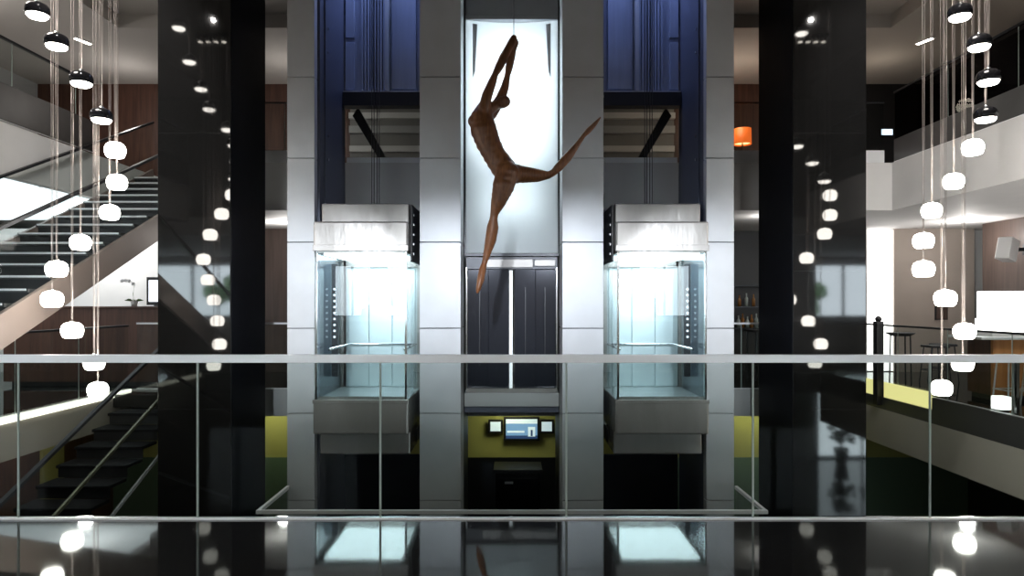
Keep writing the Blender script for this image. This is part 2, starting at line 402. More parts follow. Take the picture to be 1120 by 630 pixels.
# ------------------------------------------------------------------ shafts: blue lit lining, beam, guide rails, cables
for s, side in ((-1, 'left'), (1, 'right')):
    S('wall_shaft_'+side, s*2.83, s*2.78 if False else s*2.79, 9.92, 11.42, -3.8, 7.95, M['shaftdark'])
    t = thing('shaft_lining', (s*2.05, 11.4, 4.94), 'blue lit ribbed steel lining high in the %s lift shaft' % side, 'wall lining')
    def X(p): return s*(560-p)*11.38/F      # measured on the left shaft
    B('backing', s*1.33, s*2.78, 11.38, 11.44, 4.94, 7.9, M['blue'], t)
    B('narrow_panel', X(378.5), X(388), 11.33, 11.38, 5.86, 7.9, M['blue'], t, .006)
    B('narrow_panel', X(378.5), X(388), 11.33, 11.38, 5.0, 5.78, M['blue'], t, .006)
    m = MB()
    for k in range(8):
        a = 396+k*3.4; m.box(X(a), X(a+2.2), 11.32, 11.38, 4.99, 7.9)
    m.build('ribbed_panel', M['blue'], t)
    B('post', X(423), X(427), 11.22, 11.38, 4.94, 7.9, M['panel'], t, .005)
    B('wide_panel', X(429), X(456), 11.30, 11.38, 5.0, 7.9, M['blue'], t, .008)
    B('ledge', s*1.33, s*2.78, 11.24, 11.42, 4.92, 4.95, M['panel'], t)
    B('shaft_beam', s*1.33, s*2.78, 11.20, 11.42, 4.70, 4.92, M['black'])
    tag(bpy.data.objects[[o.name for o in COL.objects if o.name.startswith('shaft_beam')][-1]],
        'black steel beam across the back of the %s lift shaft' % side, 'beam')
    g = thing('guide_rail', (s*1.385, 10.45, -3.8), 'black vertical guide rail on the inner side of the %s lift shaft' % side, 'guide rail')
    B('rail', s*1.345, s*1.392, 10.38, 10.50, -3.8, 7.9, M['black'], g)
    for z in [k*.5-3.4 for k in range(22)]: B('stud', s*1.392, s*1.402, 10.42, 10.46, z, z+.03, M['chrome'], g)
    g = thing('guide_rail', (s*2.73, 10.9, -3.8), 'blue grey guide rail with bolts on the outer side of the %s lift shaft' % side, 'guide rail')
    B('rail', s*2.772, s*2.787, 10.15, 10.30, 2.3, 7.9, M['shaftdark'], g)
    for z in (3.6, 3.95, 5.2, 5.55): MB().tube([(s*2.76, 10.2, z), (s*2.735, 10.2, z)], .022).build('bolt', M['chrome'], g)
    h = thing('hoist_cables', (s*2.0, 10.6, 2.9), 'dark steel hoist cables above the %s lift cab' % side, 'cable')
    for xx in (.0, .035, .08, .115):
        MB().tube([(s*(2.06+xx), 10.6, 2.895), (s*(2.06+xx), 10.6, 7.9)], .0065, 6).build('cable', M['cable'], h)

# ------------------------------------------------------------------ glass lift cabs
def lift_cab(s, side):
    xi, xo = s*1.465, s*(2.745 if s < 0 else 2.715); xh = xo+s*.022
    t = thing('lift_cab', (s*2.11, 10.3, -.70), 'glass panoramic lift cab with brushed steel roof, %s of the hanging figure' % side, 'lift')
    B('roof_cap', s*1.475, xo-s*.01, 9.80, 10.98, 2.605, 2.89, M['steel'], t, .02)
    hd = B('roof_housing', xi-s*.015, xh, 9.50, 11.05, 2.19, 2.60, M['steel'], t, .025)
    B('trim_band', xi-s*.02, xh+s*.004, 9.49, 9.52, 2.185, 2.27, M['steel'], hd, .004)
    B('side_gear', s*1.415, s*1.449, 9.72, 10.95, 2.05, 2.86, M['black'], t, .01)
    for k in range(5): B('gear_stud', s*1.405, s*1.415, 9.80, 9.86, 2.15+k*.14, 2.18+k*.14, M['chrome'], t)
    B('ceiling_frame', xi, xo, 9.54, 11.04, 2.16, 2.19, M['steel'], t)
    B('ceiling_light', s*1.56, s*2.66, 9.66, 10.95, 2.14, 2.16, M['cablight'], t)
    B('front_glass', xi+s*.03, xo-s*.03, 9.52, 9.532, .115, 2.18, M['glassclear'], t)
    B('side_glass', xi, xi+s*.012, 9.56, 11.0, .115, 2.18, M['glassclear'], t)
    B('side_glass', xo-s*.012, xo, 9.56, 11.0, .115, 2.18, M['glassclear'], t)
    for x in (xi, xo-s*.03):
        B('corner_post', x, x+s*.03, 9.515, 9.55, .11, 2.185, M['chrome'], t, .004)
        B('rear_post', x, x+s*.06, 10.98, 11.06, .11, 2.185, M['steel'], t, .004)
    # rear wall with the door leaves
    bw = B('rear_wall', xi+s*.06, xo-s*.06, 11.04, 11.08, .11, 2.16, M['cabwall'], t)
    for k in range(3):
        a = s*(1.56+k*.375)
        B('door_leaf', a, a+s*.365, 11.015, 11.04, .12, 2.02, M['cabwall'], t, .006)
    B('door_header', xi+s*.07, xo-s*.07, 10.99, 11.04, 2.03, 2.13, M['steel'], t, .005)
    cp = B('control_panel', xo-s*.12, xo-s*.02, 10.30, 10.36, .35, 2.05, M['darkmetal'], t, .006)
    for k in range(9):
        MB().tube([(xo-s*.07, 10.30, .95+k*.09), (xo-s*.07, 10.285, .95+k*.09)], .017, 10).build('button', M['slit'], cp)
    hr = MB().tube([(xi+s*.07, 9.75, .80), (xi+s*.07, 10.93, .80), (xo-s*.14, 10.93, .80), (xo-s*.14, 9.75, .80)], .019).build('handrail', M['chrome'], t, True)
    for x in (xi+s*.3, xo-s*.35): B('rail_bracket', x, x+s*.02, 10.93, 11.02, .79, .81, M['chrome'], hr)
    B('cab_floor', xi, xo, 9.54, 11.05, .075, .11, M['cabfloor'], t)
    B('kick_rail', xi+s*.02, xo-s*.02, 9.56, 9.60, .11, .15, M['steel'], t)
    sb = B('sill_housing', xi-s*.02, xh+s*.004, 9.50, 11.05, -.37, .105, M['steel'], t, .025)
    B('trim_band', xi-s*.025, xh+s*.008, 9.49, 9.52, .06, .115, M['steel'], sb, .004)
    B('lower_housing', s*1.455, xo, 9.76, 10.95, -.70, -.375, M['steel'], t, .02)
    B('guide_shoe', s*1.418, s*1.445, 10.2, 10.6, -.62, -.42, M['black'], t, .01)
lift_cab(-1, 'left'); lift_cab(1, 'right')

# ------------------------------------------------------------------ central bay: backlit panel above, dark landing doors below
t = thing('backlit_wall', (0, 10.45, 2.25), 'tall backlit opal glass panel glowing white behind the hanging figure', 'light panel')
n = 24; m = MB(); va = []
for k in range(n+1):                                    # gently bowed sheet
    u = -1+2*k/n; va.append((u*.70-.005, 10.40+.10*(1-u*u)))
pts = [(x, y, 2.22) for x, y in va]+[(x, y+.012, 2.22) for x, y in va[::-1]]
m.prism(pts, (0, 0, 3.55)).build('opal_sheet', M['opal'], t)
B('top_frame', -.71, .70, 10.38, 10.52, 5.77, 5.84, M['panel'], t, .01)
B('bottom_frame', -.71, .70, 10.38, 10.52, 2.17, 2.22, M['darkmetal'], t, .006)
for x in (-.725, .695): B('side_frame', x, x+.022, 10.30, 10.56, 2.17, 8.0, M['darkmetal'], t)
for x, a in ((-.60, .07), (.59, -.07)):
    MB().prism([(x, 10.40, 5.72), (x+a, 10.44, 5.72), (x+a*.5, 10.42, 5.0), (x, 10.40, 4.9)], (0, .015, 0)).build('side_fin', M['panel'], t)
S('wall_bay_back', -.73, .72, 11.0, 11.05, 2.2, 8.0, M['white'])
S('wall_bay_upper', -.70, .695, 10.44, 10.50, 5.84, 8.0, M['panel'])
for z, e in ((5.25, 70), (4.70, 70), (4.0, 16), (3.0, 7)):
    lamp('panel_backlight', 'AREA', (0, 10.85, z), e, (.90, .97, 1), (0, 10.4, z), 1.0, .5)
# landing doors
d = S('door_1', -.70, .69, 10.42, 10.52, 1.98, 2.16, M['darkmetal'])
B('header_plate', -.45, .32, 10.39, 10.42, 2.0, 2.13, M['kerb'], d, .006)
B('header_plate', .34, .66, 10.39, 10.42, 2.02, 2.12, M['kerb'], d, .006)
for x0, x1, y in ((-.68, -.36, 10.50), (-.36, -.05, 10.46), (.04, .36, 10.46), (.36, .67, 10.50)):
    B('door_leaf', x0, x1, y, y+.03, .16, 1.98, M['doorglass'], d, .006)
for x in (-.50, .20, .50): B('pull_bar', x, x+.012, 10.43, 10.455, .5, 1.7, M['darkmetal'], d)
B('light_slit', -.04, .008, 10.48, 10.50, .16, 1.96, M['slit'], d)
for x in (-.70, .67): B('jamb', x, x+.02, 10.38, 10.52, .1, 2.0, M['chrome'], d)
B('threshold', -.70, .69, 10.36, 10.6, .10, .16, M['steel'], d)
S('trim_landing_edge', -.72, .71, 10.30, 11.4, -.10, .10, M['greywall'])
S('trim_landing_soffit', -.72, .71, 10.36, 11.4, -.20, -.10, M['shaftdark'])
S('wall_bay_side_left', -.78, -.735, 10.36, 11.4, -3.8, 8.0, M['black'])
S('wall_bay_side_right', .722, .765, 10.36, 11.4, -3.8, 8.0, M['black'])

# ------------------------------------------------------------------ carved wooden hanging figure
YS = 8.7
def tube_chain(m, pts, n=14):
    """a chain of (pixel x, pixel y, depth offset, radius in px) as overlapping tapered segments"""
    P = [(px(a, b, YS)+Vector((0, d, 0)), r*YS/F) for a, b, d, r in pts]
    for (p, r), (q, r2) in zip(P, P[1:]):
        k = max(2, int((q-p).length/(.5*min(r, r2)))); k = min(k, 40)
        for i in range(k+1):
            u = i/k; m.ball(p.lerp(q, u), r+(r2-r)*u, 2)
m = MB()
tube_chain(m, [(531, 116, 0, 8), (527, 130, 0, 13), (529, 142, 0, 15), (534, 156, 0, 14), (541, 170, 0, 13), (550, 183, 0, 14), (556, 190, 0, 13)])
tube_chain(m, [(519, 133, -.02, 7.5), (522, 136, .05, 8)])                                                # rib cage thrust out
tube_chain(m, [(530, 120, -.10, 6.5), (533, 108, -.12, 6), (538, 95, -.12, 5.0), (542, 84, -.11, 3.6), (546, 76, -.09, 4.8), (551, 65, -.06, 5.2), (556, 54, -.04, 4.2), (560, 47, -.02, 4.6), (562, 42, -.02, 3.6)])
tube_chain(m, [(537, 122, .10, 7), (547, 106, .11, 6), (552, 93, .11, 5.0), (555, 80, .09, 3.4), (557, 71, .07, 4.6), (559, 61, .05, 5.0), (561, 52, .04, 4.2), (563, 46, .03, 4.6), (562, 42, .03, 3.6)])
tube_chain(m, [(538, 118, 0, 6), (545, 113, 0, 4.5)])                                                      # neck bent back
tube_chain(m, [(549, 112, 0, 7.0), (552, 111, 0, 6.6)])                                                    # head
tube_chain(m, [(555, 190, -.08, 13), (551, 204, -.10, 12.5), (546, 220, -.11, 9), (541, 234, -.11, 4.8), (540, 241, -.10, 4.6), (539, 250, -.08, 6.8), (537, 262, -.06, 6.6), (533, 277, -.05, 4.4), (530, 288, -.05, 3.1), (528, 296, -.07, 4.3), (526, 306, -.10, 4.4), (524, 315, -.13, 3.0), (522.5, 320, -.14, 1.6)])
tube_chain(m, [(559, 188, .09, 12), (572, 189, .11, 9.8), (588, 190, .12, 7.6), (600, 190, .11, 4.4), (606, 187, .10, 4.0), (612, 181, .09, 5.2), (621, 171, .08, 5.4), (632, 157, .07, 3.2), (639, 147, .06, 2.6), (644, 142, .05, 3.4), (650, 136, .04, 2.8), (657, 128, .02, 1.3)])
fig = m.build('carved_figure', M['sculpt'], None)
rm = fig.modifiers.new('r', 'REMESH'); rm.mode = 'VOXEL'; rm.voxel_size = .014
sm = fig.modifiers.new('s', 'SMOOTH'); sm.iterations = 3; sm.factor = .5
dg = bpy.context.evaluated_depsgraph_get(); me = bpy.data.meshes.new_from_object(fig.evaluated_get(dg))
fig.modifiers.clear(); fig.data = me
for p in me.polygons: p.use_smooth = True
fig['label'] = 'carved wooden leaping dancer hanging before the glowing panel, arms raised, one leg stretched'; fig['category'] = 'sculpture'
a = px(562, 42, YS)
tag(MB().tube([(a.x, YS, a.z-.02), (a.x, YS, 6.30)], .004, 6).build('suspension_wire', M['cable']), 'thin wire holding up the carved dancer by the hands', 'wire')

# ------------------------------------------------------------------ pendant lamps: two spiral cascades
YC = 9.4
def ords(n):
    return ['topmost', 'second', 'third', 'fourth', 'fifth', 'sixth', 'seventh', 'eighth', 'ninth', 'tenth', 'eleventh', 'twelfth', 'lowest'][n]
LEFT = [(-519, -318, .60), (-498, -284, .61), (-471, -243, .64), (-449, -203, .675), (-434, -165, .705), (-432, -130, .735), (-440, -97, .75),
        (-472, -64, .715), (-498, -35, .668), (-503, -2, .648), (-481, 32, .67), (-457, 67, .70), (-453, 97, .72)]
RIGHT = [(490, -316, .60), (511, -283, .61), (521, -245, .63), (518, -204, .66), (504, -168, .69), (483, -131, .72), (459, -99, .745),
         (450, -66, .716), (450, -35, .66), (474, -3, .64), (495, 33, .655), (493, 68, .685), (470, 95, .705)]
UPL = [(-552, -355, .60), (-567, -392, .60), (-573, -430, .616), (-565, -468, .645), (-549, -506, .628)]
UPR = [(503, -470, .63), (527, -505, .632)]
K = 1.03
body_prof = [(a*K, b*K) for a, b in [(0, -.072), (.050, -.070), (.082, -.062), (.100, -.045), (.108, -.022), (.112, 0)]]
cap_prof = [(a*K, b*K) for a, b in [(.1125, 0), (.111, .02), (.103, .045), (.086, .066), (.055, .080), (.022, .085), (0, .086)]]
protos = {}
def pendant(x, y, z, capped, label, group):
    key = capped
    if key not in protos:
        parts = []
        def pm(mb, nm, mt, sm_=True):
            me = bpy.data.meshes.new(nm); mb.bm.to_mesh(me); mb.bm.free(); me.materials.append(mt)
            for p in me.polygons: p.use_smooth = sm_
            parts.append((nm, me))
        if capped:
            pm(MB().lathe([(0, -.080), (.055, -.078), (.082, -.070), (.096, -.056), (.102, -.038)]), 'globe', M['globe'])
            pm(MB().lathe([(.108, -.040), (.115, -.015)]+cap_prof[1:]), 'cap', M['blackgloss'])
        else: pm(MB().lathe([(0, -.076), (.074, -.076), (.090, -.066), (.101, -.042), (.108, -.012), (.109, 0)]), 'globe', M['globe'])
        if capped: pass
        else: pm(MB().lathe([(.109, 0), (.109, .022), (.102, .050), (.086, .074), (.060, .090), (.024, .097), (0, .098)]), 'glare_dome', M['globe'])  # top made to glow, imitating glare that washes over the cap
        pm(MB().lathe([(.024, .085), (.024, .105), (.008, .112)], n=12), 'ferrule', M['chrome'])
        protos[key] = parts
    r = bpy.data.objects.new('pendant_lamp', None); COL.objects.link(r); r.location = (x, y, z); r.empty_display_size = .1
    tag(r, label, 'pendant lamp', group)
    for nm, me in protos[key]:
        c = bpy.data.objects.new(nm, me); COL.objects.link(c); c.parent = r
    for dx in (-.016, .016):
        MB().tube([(x+dx*.4, y, z+.09), (x+dx, y, 6.07 if abs(x) > 6.35 else 6.30)], .0028, 5).build('cord', M['cord'], r)
for side, rows, up in (('left', LEFT, UPL), ('right', RIGHT, UPR)):
    for i, (dx, dy, r) in enumerate(rows):
        D = 2*YC*r/(1+r)
        lb = '%s pendant lamp in view in the %s cascade, %s' % (ords(i), side, 'dark capped with a glowing underside' if i < 4 else 'glowing white all over')
        pendant(dx*D/F, D, EYE-dy*D/F, i < 4, lb, 'pendant lamps of the %s cascade' % side)
    for i, (dx, dy, r) in enumerate(up):
        D = 2*YC*r/(1+r)
        z = EYE-dy*D/F
        if z > 6.2: continue
        pendant(dx*D/F, D, z, True, 'dark capped pendant lamp high above the %s cascade, %s of those out of view' % (side, ['lowest', 'second lowest', 'third lowest', 'fourth lowest', 'highest'][i]), 'pendant lamps of the %s cascade' % side)

# ------------------------------------------------------------------ balustrades
def balustrade(name, p0, p1, z0, zr, joints_, label, gl, rail_h=.05, rail_w=.06, base_h=.03, posts=None, railm='rail', gap=.006, edge=.012, t=.012):
    """straight level glass balustrade from p0 to p1 (x, y)"""
    p0 = Vector((*p0, 0)); p1 = Vector((*p1, 0)); d = (p1-p0); L = d.length; d.normalize(); nrm = Vector((-d.y, d.x, 0))
    r = thing(name, ((p0.x+p1.x)/2, (p0.y+p1.y)/2, z0), label, 'balustrade')
    def bx(nm, a, b, w, za, zb, mt, off=0):
        A = p0+d*a; Bq = p0+d*b
        pts = [A+nrm*(off-w/2), Bq+nrm*(off-w/2), Bq+nrm*(off+w/2), A+nrm*(off+w/2)]
        MB().prism([(p.x, p.y, za) for p in pts], (0, 0, zb-za)).build(nm, mt, r)
    js = [0]+[j for j in joints_ if 0 < j < L]+[L]
    for a, b in zip(js, js[1:]):
        bx('glass_panel', a+gap, b-gap, t, z0+base_h*.5, zr-rail_h*.5, M[gl])
    for j in js[1:-1]:
        bx('joint', j-edge/2, j+edge/2, t*.6, z0+base_h, zr-rail_h, M['glassedge'])
    if rail_h: bx('handrail', 0, L, rail_w, zr-rail_h, zr, M[railm])
    bx('base_channel', 0, L, .03, z0, z0+base_h, M['rail'])
    return r
J = [-4.6, -3.36, -2.14, -.896, .37, 1.64, 2.845, 4.09, 5.3]
balustrade('glass_balustrade', (-5.1, 4.65), (6.3, 4.65), 0, 1.119, [j+5.1 for j in J], 'clear glass balustrade with pale steel handrail across the foreground', 'glass', .052, .055, .012, edge=.014)
balustrade('glass_balustrade', (XG+.03, 12.68), (XG+.03, 4.75), 0, 1.09, [1.3, 2.6, 3.9, 5.2, 6.5], 'glass balustrade with dark handrail along the right gallery beside the bar', 'glassthin', .03, .04, .03, railm='darkmetal')
balustrade('glass_balustrade', (-XG-.04, 7.55), (-XG-.04, YB), 0, 1.09, [1.3, 2.6, 3.9, 5.2], 'glass balustrade along the left gallery, behind the lower stair', 'glassthin', .03, .04, .03, railm='darkmetal')
for a, b, lb in ((-6.3, -3.3, 'glass balustrade on the landing just right of the left granite column'), (3.25, 4.3, 'glass balustrade on the landing between the right lift and the right granite column')):
    balustrade('glass_balustrade', (a, YB+.02), (b, YB+.02), .0, 1.13, [.6, 1.8], lb, 'glassthin', .03, .04, .03)
balustrade('glass_balustrade', (-5.25, YB+.12), (-2.9, YB+.12), 3.82, 4.86, [1.4, 2.8], 'glass balustrade of the upper landing left of the lift core', 'glassthin', .02, .03, .22, railm='darkmetal')
balustrade('glass_balustrade', (2.9, YB+.12), (6.3, YB+.12), 3.82, 4.86, [1.4, 2.8], 'glass balustrade of the upper landing right of the lift core', 'glassthin', .02, .03, .22, railm='darkmetal')
balustrade('glass_balustrade', (-2.8, YB+.12), (2.8, YB+.12), 3.82, 4.86, [1.4, 2.8, 4.2], 'glass balustrade of the upper landing seen through the lift shafts', 'glassthin', .02, .03, .10, railm='darkmetal')
b_ = balustrade('glass_balustrade', (-7.03, 4.0), (-7.03, YB+.0), 3.98, 5.14, [1.4, 2.8, 4.2, 5.6, 7.0], 'glass balustrade of the upper left gallery with a broad steel kerb', 'glassthin', .03, .045, .05, railm='darkmetal')
B('steel_kerb', -7.0, -6.965, 4.0, YB, 3.98, 4.48, M['kerb'], b_, .005)
b_ = balustrade('glass_balustrade', (XG+.02, YB), (XG+.02, 4.0), 3.82, 5.0, [1.4, 2.8, 4.2, 5.6], 'smoked glass balustrade with dark kerb on the upper right gallery', 'glassdark', .03, .045, .05, railm='darkmetal')
B('kerb', XG+.0, XG+.06, 4.0, YB, 3.83, 4.2, M['darkfascia'], b_, .008)
# glass screen round the lift pit on the lower level
g = thing('pit_screen', (0, 8.6, -3.8), 'low glass screen with slim steel top rail around the foot of the lifts', 'screen')
for x0, x1 in ((-3.2, -1.6), (-1.6, 0), (0, 1.6), (1.6, 3.2)): B('glass_panel', x0+.006, x1-.006, 8.60, 8.612, -3.78, -1.19, M['glassthin'], g)
for x in (-3.2, 3.19): B('side_panel', x, x+.012, 8.62, 9.74, -3.78, -1.19, M['glassthin'], g)
B('top_rail', -3.22, 3.22, 8.585, 8.625, -1.19, -1.145, M['rail'], g)
for x in (-3.215, 3.175): B('top_rail', x, x+.04, 8.63, 9.74, -1.19, -1.145, M['rail'], g)

# lit strips on the gallery edges
tag(B('edge_light', -XG+.05, -XG+.075, 4.9, YB-.1, -.045, .03, M['ledwhite']), 'long glowing strip light along the edge of the left gallery floor', 'strip light')
e = thing('edge_light', (XG-.06, 10, -.15), 'yellow glowing translucent strip along the edge of the right gallery floor', 'strip light')
B('diffuser', XG-.052, XG-.035, 10.35, 11.66, -.15, .11, M['ledyellow'], e)
B('diffuser', XG-.052, XG-.035, 11.94, 12.68, -.15, .11, M['ledyellow'], e)

# ------------------------------------------------------------------ staircases
def stair(name, xa, xb, yst, zst, yen, zen, label, rail_off, str_up, str_dn, tread_d):
    """flight rising along +y between xa (right side) and xb (left side)"""
    sl = (zen-zst)/(yen-yst)
    r = thing(name, ((xa+xb)/2, yst, zst), label, 'staircase')
    n = int(round((zen-zst)/.165)); rise = (zen-zst)/n; run = (yen-yst)/n
    for k in range(1, n):
        y = yst+(k-1)*run; z = zst+k*rise
        tr = B('tread', xb+.04, xa-.04, y-.02, y+run-.01, z-.04, z, M['carpet' if tread_d == 'glass' else 'tread'], r)
        B('nosing', xb+.06, xa-.06, y-.032, y-.02, z-.022, z+.002, M['carpet' if tread_d == 'glass' else 'nosing'], tr)
        B('riser', xb+.05, xa-.05, y+.01, y+.03, z-rise, z-.04, M['black'], tr)
    for x, nm in (((xa, 'stringer'),) if tread_d == 'glass' else ((xa, 'stringer'), (xb, 'stringer'))):
        o0 = -.02 if x == xa else .02
        if tread_d == 'glass':
            for off, mt in ((str_up, 'olive'), (-str_dn, 'nosing')):
                MB().prism([(x+o0, yst, zst+off-.02), (x+o0, yen, zen+off-.02), (x+o0, yen, zen+off+.02), (x+o0, yst, zst+off+.02)], (.03, 0, 0)).build('stringer', M[mt], r)
        else: MB().prism([(x+o0, yst-.2, zst-.2*sl+str_up), (x+o0, yen, zen+str_up), (x+o0, yen, zen-str_dn), (x+o0, yst-.2, zst-.2*sl-str_dn)], (.05 if x == xa else -.05, 0, 0)).build(nm, M['stringer'], r)
        np_ = 6; w_ = .012; lo = -str_dn+.02 if tread_d == 'glass' else str_up-.03
        for k in range(np_):
            a = yst+(yen-yst)*k/np_+.006; b = yst+(yen-yst)*(k+1)/np_-.006
            za = zst+(a-yst)*sl; zb = zst+(b-yst)*sl
            MB().prism([(x, a, za+lo), (x, b, zb+lo), (x, b, zb+rail_off), (x, a, za+rail_off)], (w_, 0, 0)).build('glass_panel', M['glassstair'], r)
        MB().prism([(x-.02, yst-.3, zst-.3*sl+rail_off), (x-.02, yen, zen+rail_off), (x-.02, yen, zen+rail_off+.04), (x-.02, yst-.3, zst-.3*sl+rail_off+.04)], (.05, 0, 0)).build('handrail', M['darkmetal'], r)
    return r
# flight to the upper level: right string top edge passes z=1.36 at y=7.2 and z=2.80 at y=10.4
ya = 7.2-(1.36-.12)/.45
stair('staircase', -5.4, -6.9, ya, 0.0, ya+3.9/.45, 3.9, 'wide open staircase with taupe stringer and glass sides climbing to the upper left gallery', 1.0, .12, .26, .28)
stair('staircase', -5.0, -6.0, 10.85-3.8/.433, -3.8, 10.85, 0, 'dark lower staircase with glass side rising from the hall below on the left', 1.30, .60, .20, 'glass')
S('floor_stair_landing', -6.4, -4.98, 10.87, YB-.06, -.2, 0, M['floor'])

# ------------------------------------------------------------------ left gallery furniture
c = thing('reception_counter', (-7.5, 12.3, 0), 'tall dark walnut counter on the left gallery behind the staircase', 'counter')
B('front_panel', -8.9, -6.15, 11.95, 12.0, .08, 1.36, M['wood'], c)
B('side_panel', -6.2, -6.15, 12.0, 12.55, .08, 1.36, M['wood'], c)
B('side_panel', -8.9, -8.85, 12.0, 12.55, .08, 1.36, M['wood'], c)
B('top', -8.92, -6.12, 11.92, 12.6, 1.36, 1.40, M['wood'], c, .006)
B('toe_kick', -8.8, -6.25, 12.02, 12.5, 0, .08, M['black'], c)
o = thing('orchid', (-6.75, 12.2, 1.40), 'white flowering orchid in a small pale pot on the walnut counter', 'plant')
MB().lathe([(.045, 1.40), (.065, 1.50), (.06, 1.50), (.05, 1.47), (0, 1.47)], (-6.75, 12.2, 0), 14).build('pot', M['white'], o, True)
m = MB()
for k in range(6):
    a = k*1.05; d = Vector((math.cos(a), math.sin(a), 0)); w_ = Vector((-d.y, d.x, 0))*.022; b0 = Vector((-6.75, 12.2, 1.48))
    m.prism([b0-w_*.4, b0+d*.09+Vector((0, 0, .05))-w_, b0+d*.17+Vector((0, 0, .02)), b0+d*.09+Vector((0, 0, .05))+w_, b0+w_*.4], (0, 0, .004))
m.build('leaves', M['leaf'], o)
MB().tube([(-6.75, 12.2, 1.47), (-6.77, 12.2, 1.62), (-6.74, 12.2, 1.78), (-6.82, 12.18, 1.86), (-6.93, 12.16, 1.86)], .005, 6).build('stem', M['leaf'], o)
for q in ((-6.76, 12.19, 1.80), (-6.82, 12.17, 1.85), (-6.88, 12.16, 1.86), (-6.94, 12.15, 1.85)):
    f_ = MB()
    for k in range(5):
        a = k*1.257; f_.ball((q[0]+.02*math.cos(a), q[1]-.004, q[2]+.02*math.sin(a)), .017, 1, (1, .35, 1))
    f_.ball((q[0], q[1]-.008, q[2]), .009, 1).build('blossom', M['petal'], o, True)
o = thing('monitor', (-6.33, 12.25, 1.40), 'black framed screen showing white, standing at the end of the walnut counter', 'monitor')
B('frame', -6.53, -6.14, 12.2, 12.24, 1.42, 1.92, M['black'], o, .006)
B('screen', -6.485, -6.185, 12.19, 12.2, 1.48, 1.865, M['picture'], o)
B('stand', -6.40, -6.27, 12.2, 12.34, 1.40, 1.43, M['black'], o, .004)

# ------------------------------------------------------------------ upper galleries: slot lights, sign, orange lamp, bracket beams
for s, lb in ((-1, 'left'), (1, 'right')):
    p = px(90 if s < 0 else 1012, 44, 11.98)
    o = thing('slot_light', (p.x, 11.98, 6.07), 'short glowing recessed slot light in the upper %s ceiling' % lb, 'ceiling light')
    B('housing', p.x-.05, p.x+.05, 11.82, 12.16, 6.05, 6.075, M['white'], o)
    B('diffuser', p.x-.03, p.x+.03, 11.85, 12.13, 6.042, 6.05, M['spotbulb'], o)
    o.rotation_euler.z = s*.35
p = px(969, 145, 14.38)
o = thing('exit_sign', (p.x, 14.37, p.z-.08), 'small pale blue glowing exit sign on the dark upper right wall', 'sign')
B('case', p.x-.13, p.x+.13, 14.34, 14.40, p.z-.075, p.z+.075, M['black'], o, .006)
B('face', p.x-.115, p.x+.115, 14.33, 14.34, p.z-.06, p.z+.06, M['signface'], o)
p = px(812, 149, 13.2)
o = thing('floor_lamp', (p.x, 13.2, 3.82), 'floor lamp with glowing orange drum shade on the upper right landing', 'lamp')
MB().lathe([(.17, p.z-.16), (.165, p.z+.14), (.16, p.z+.14), (.165, p.z-.16), (.17, p.z-.16)], (p.x, 13.2, 0), 28, caps=False).build('lamp_shade', M['orange'], o, True)
MB().lathe([(.0, p.z-.13), (.155, p.z-.13), (.155, p.z-.125), (0, p.z-.125)], (p.x, 13.2, 0), 28).build('diffuser', M['orangein'], o)
MB().tube([(p.x, 13.2, 3.85), (p.x, 13.2, p.z-.12)], .014).build('pole', M['darkmetal'], o)
MB().lathe([(.15, 3.82), (.15, 3.84), (.02, 3.86)], (p.x, 13.2, 0), 24).build('base', M['darkmetal'], o)
for s, lb in ((-1, 'left'), (1, 'right')):           # a sloping steel beam and bands seen through each shaft
    a = s*2.75; b = s*2.30
    tag(MB().prism([(a, 12.2, 4.95), (a+s*.10, 12.2, 4.80), (b, 12.2, 3.90), (b-s*.13, 12.2, 3.90)], (0, .15, 0)).build('raking_beam', M['black']), 'sloping black beam behind the %s lift shaft' % lb, 'beam')
    o = thing('wall_shelf', (s*2.0, 14.3, 4.1), 'pale banded wall ledge behind the %s lift shaft' % lb, 'ledge')
    B('backing', s*1.2, s*3.4, 14.33, 14.40, 3.82, 5.9, M['ceilingdark'], o)
    for k, (z0, z1, mt) in enumerate(((4.0, 4.30, 'greywall'), (4.62, 4.74, 'white'), (5.0, 5.15, 'greywall'), (5.3, 5.42, 'white'))):
        B('band', s*1.2, s*3.4, 14.3-.03*k, 14.40, z0, z1, M[mt], o)
# ceiling track spots that the granite mirrors
for s, lb in ((-1, 'left'), (1, 'right')):
    o = thing('track_spot', (s*5.4, 6.5, 6.30), 'row of four small ceiling spots over the %s side of the void' % lb, 'ceiling light')
    B('bar', s*5.4-.3, s*5.4+.3, 6.46, 6.54, 6.25, 6.30, M['darkmetal'], o)
    for k in range(4):
        MB().lathe([(.045, 6.16), (.05, 6.25), (.02, 6.26)], (s*5.4-.21+k*.14, 6.5, 0), 14).build('spot_head', M['darkmetal'], o)
        MB().lathe([(0, 6.152), (.04, 6.152), (.04, 6.16)], (s*5.4-.21+k*.14, 6.5, 0), 14).build('bulb', M['spotbulb'], o)

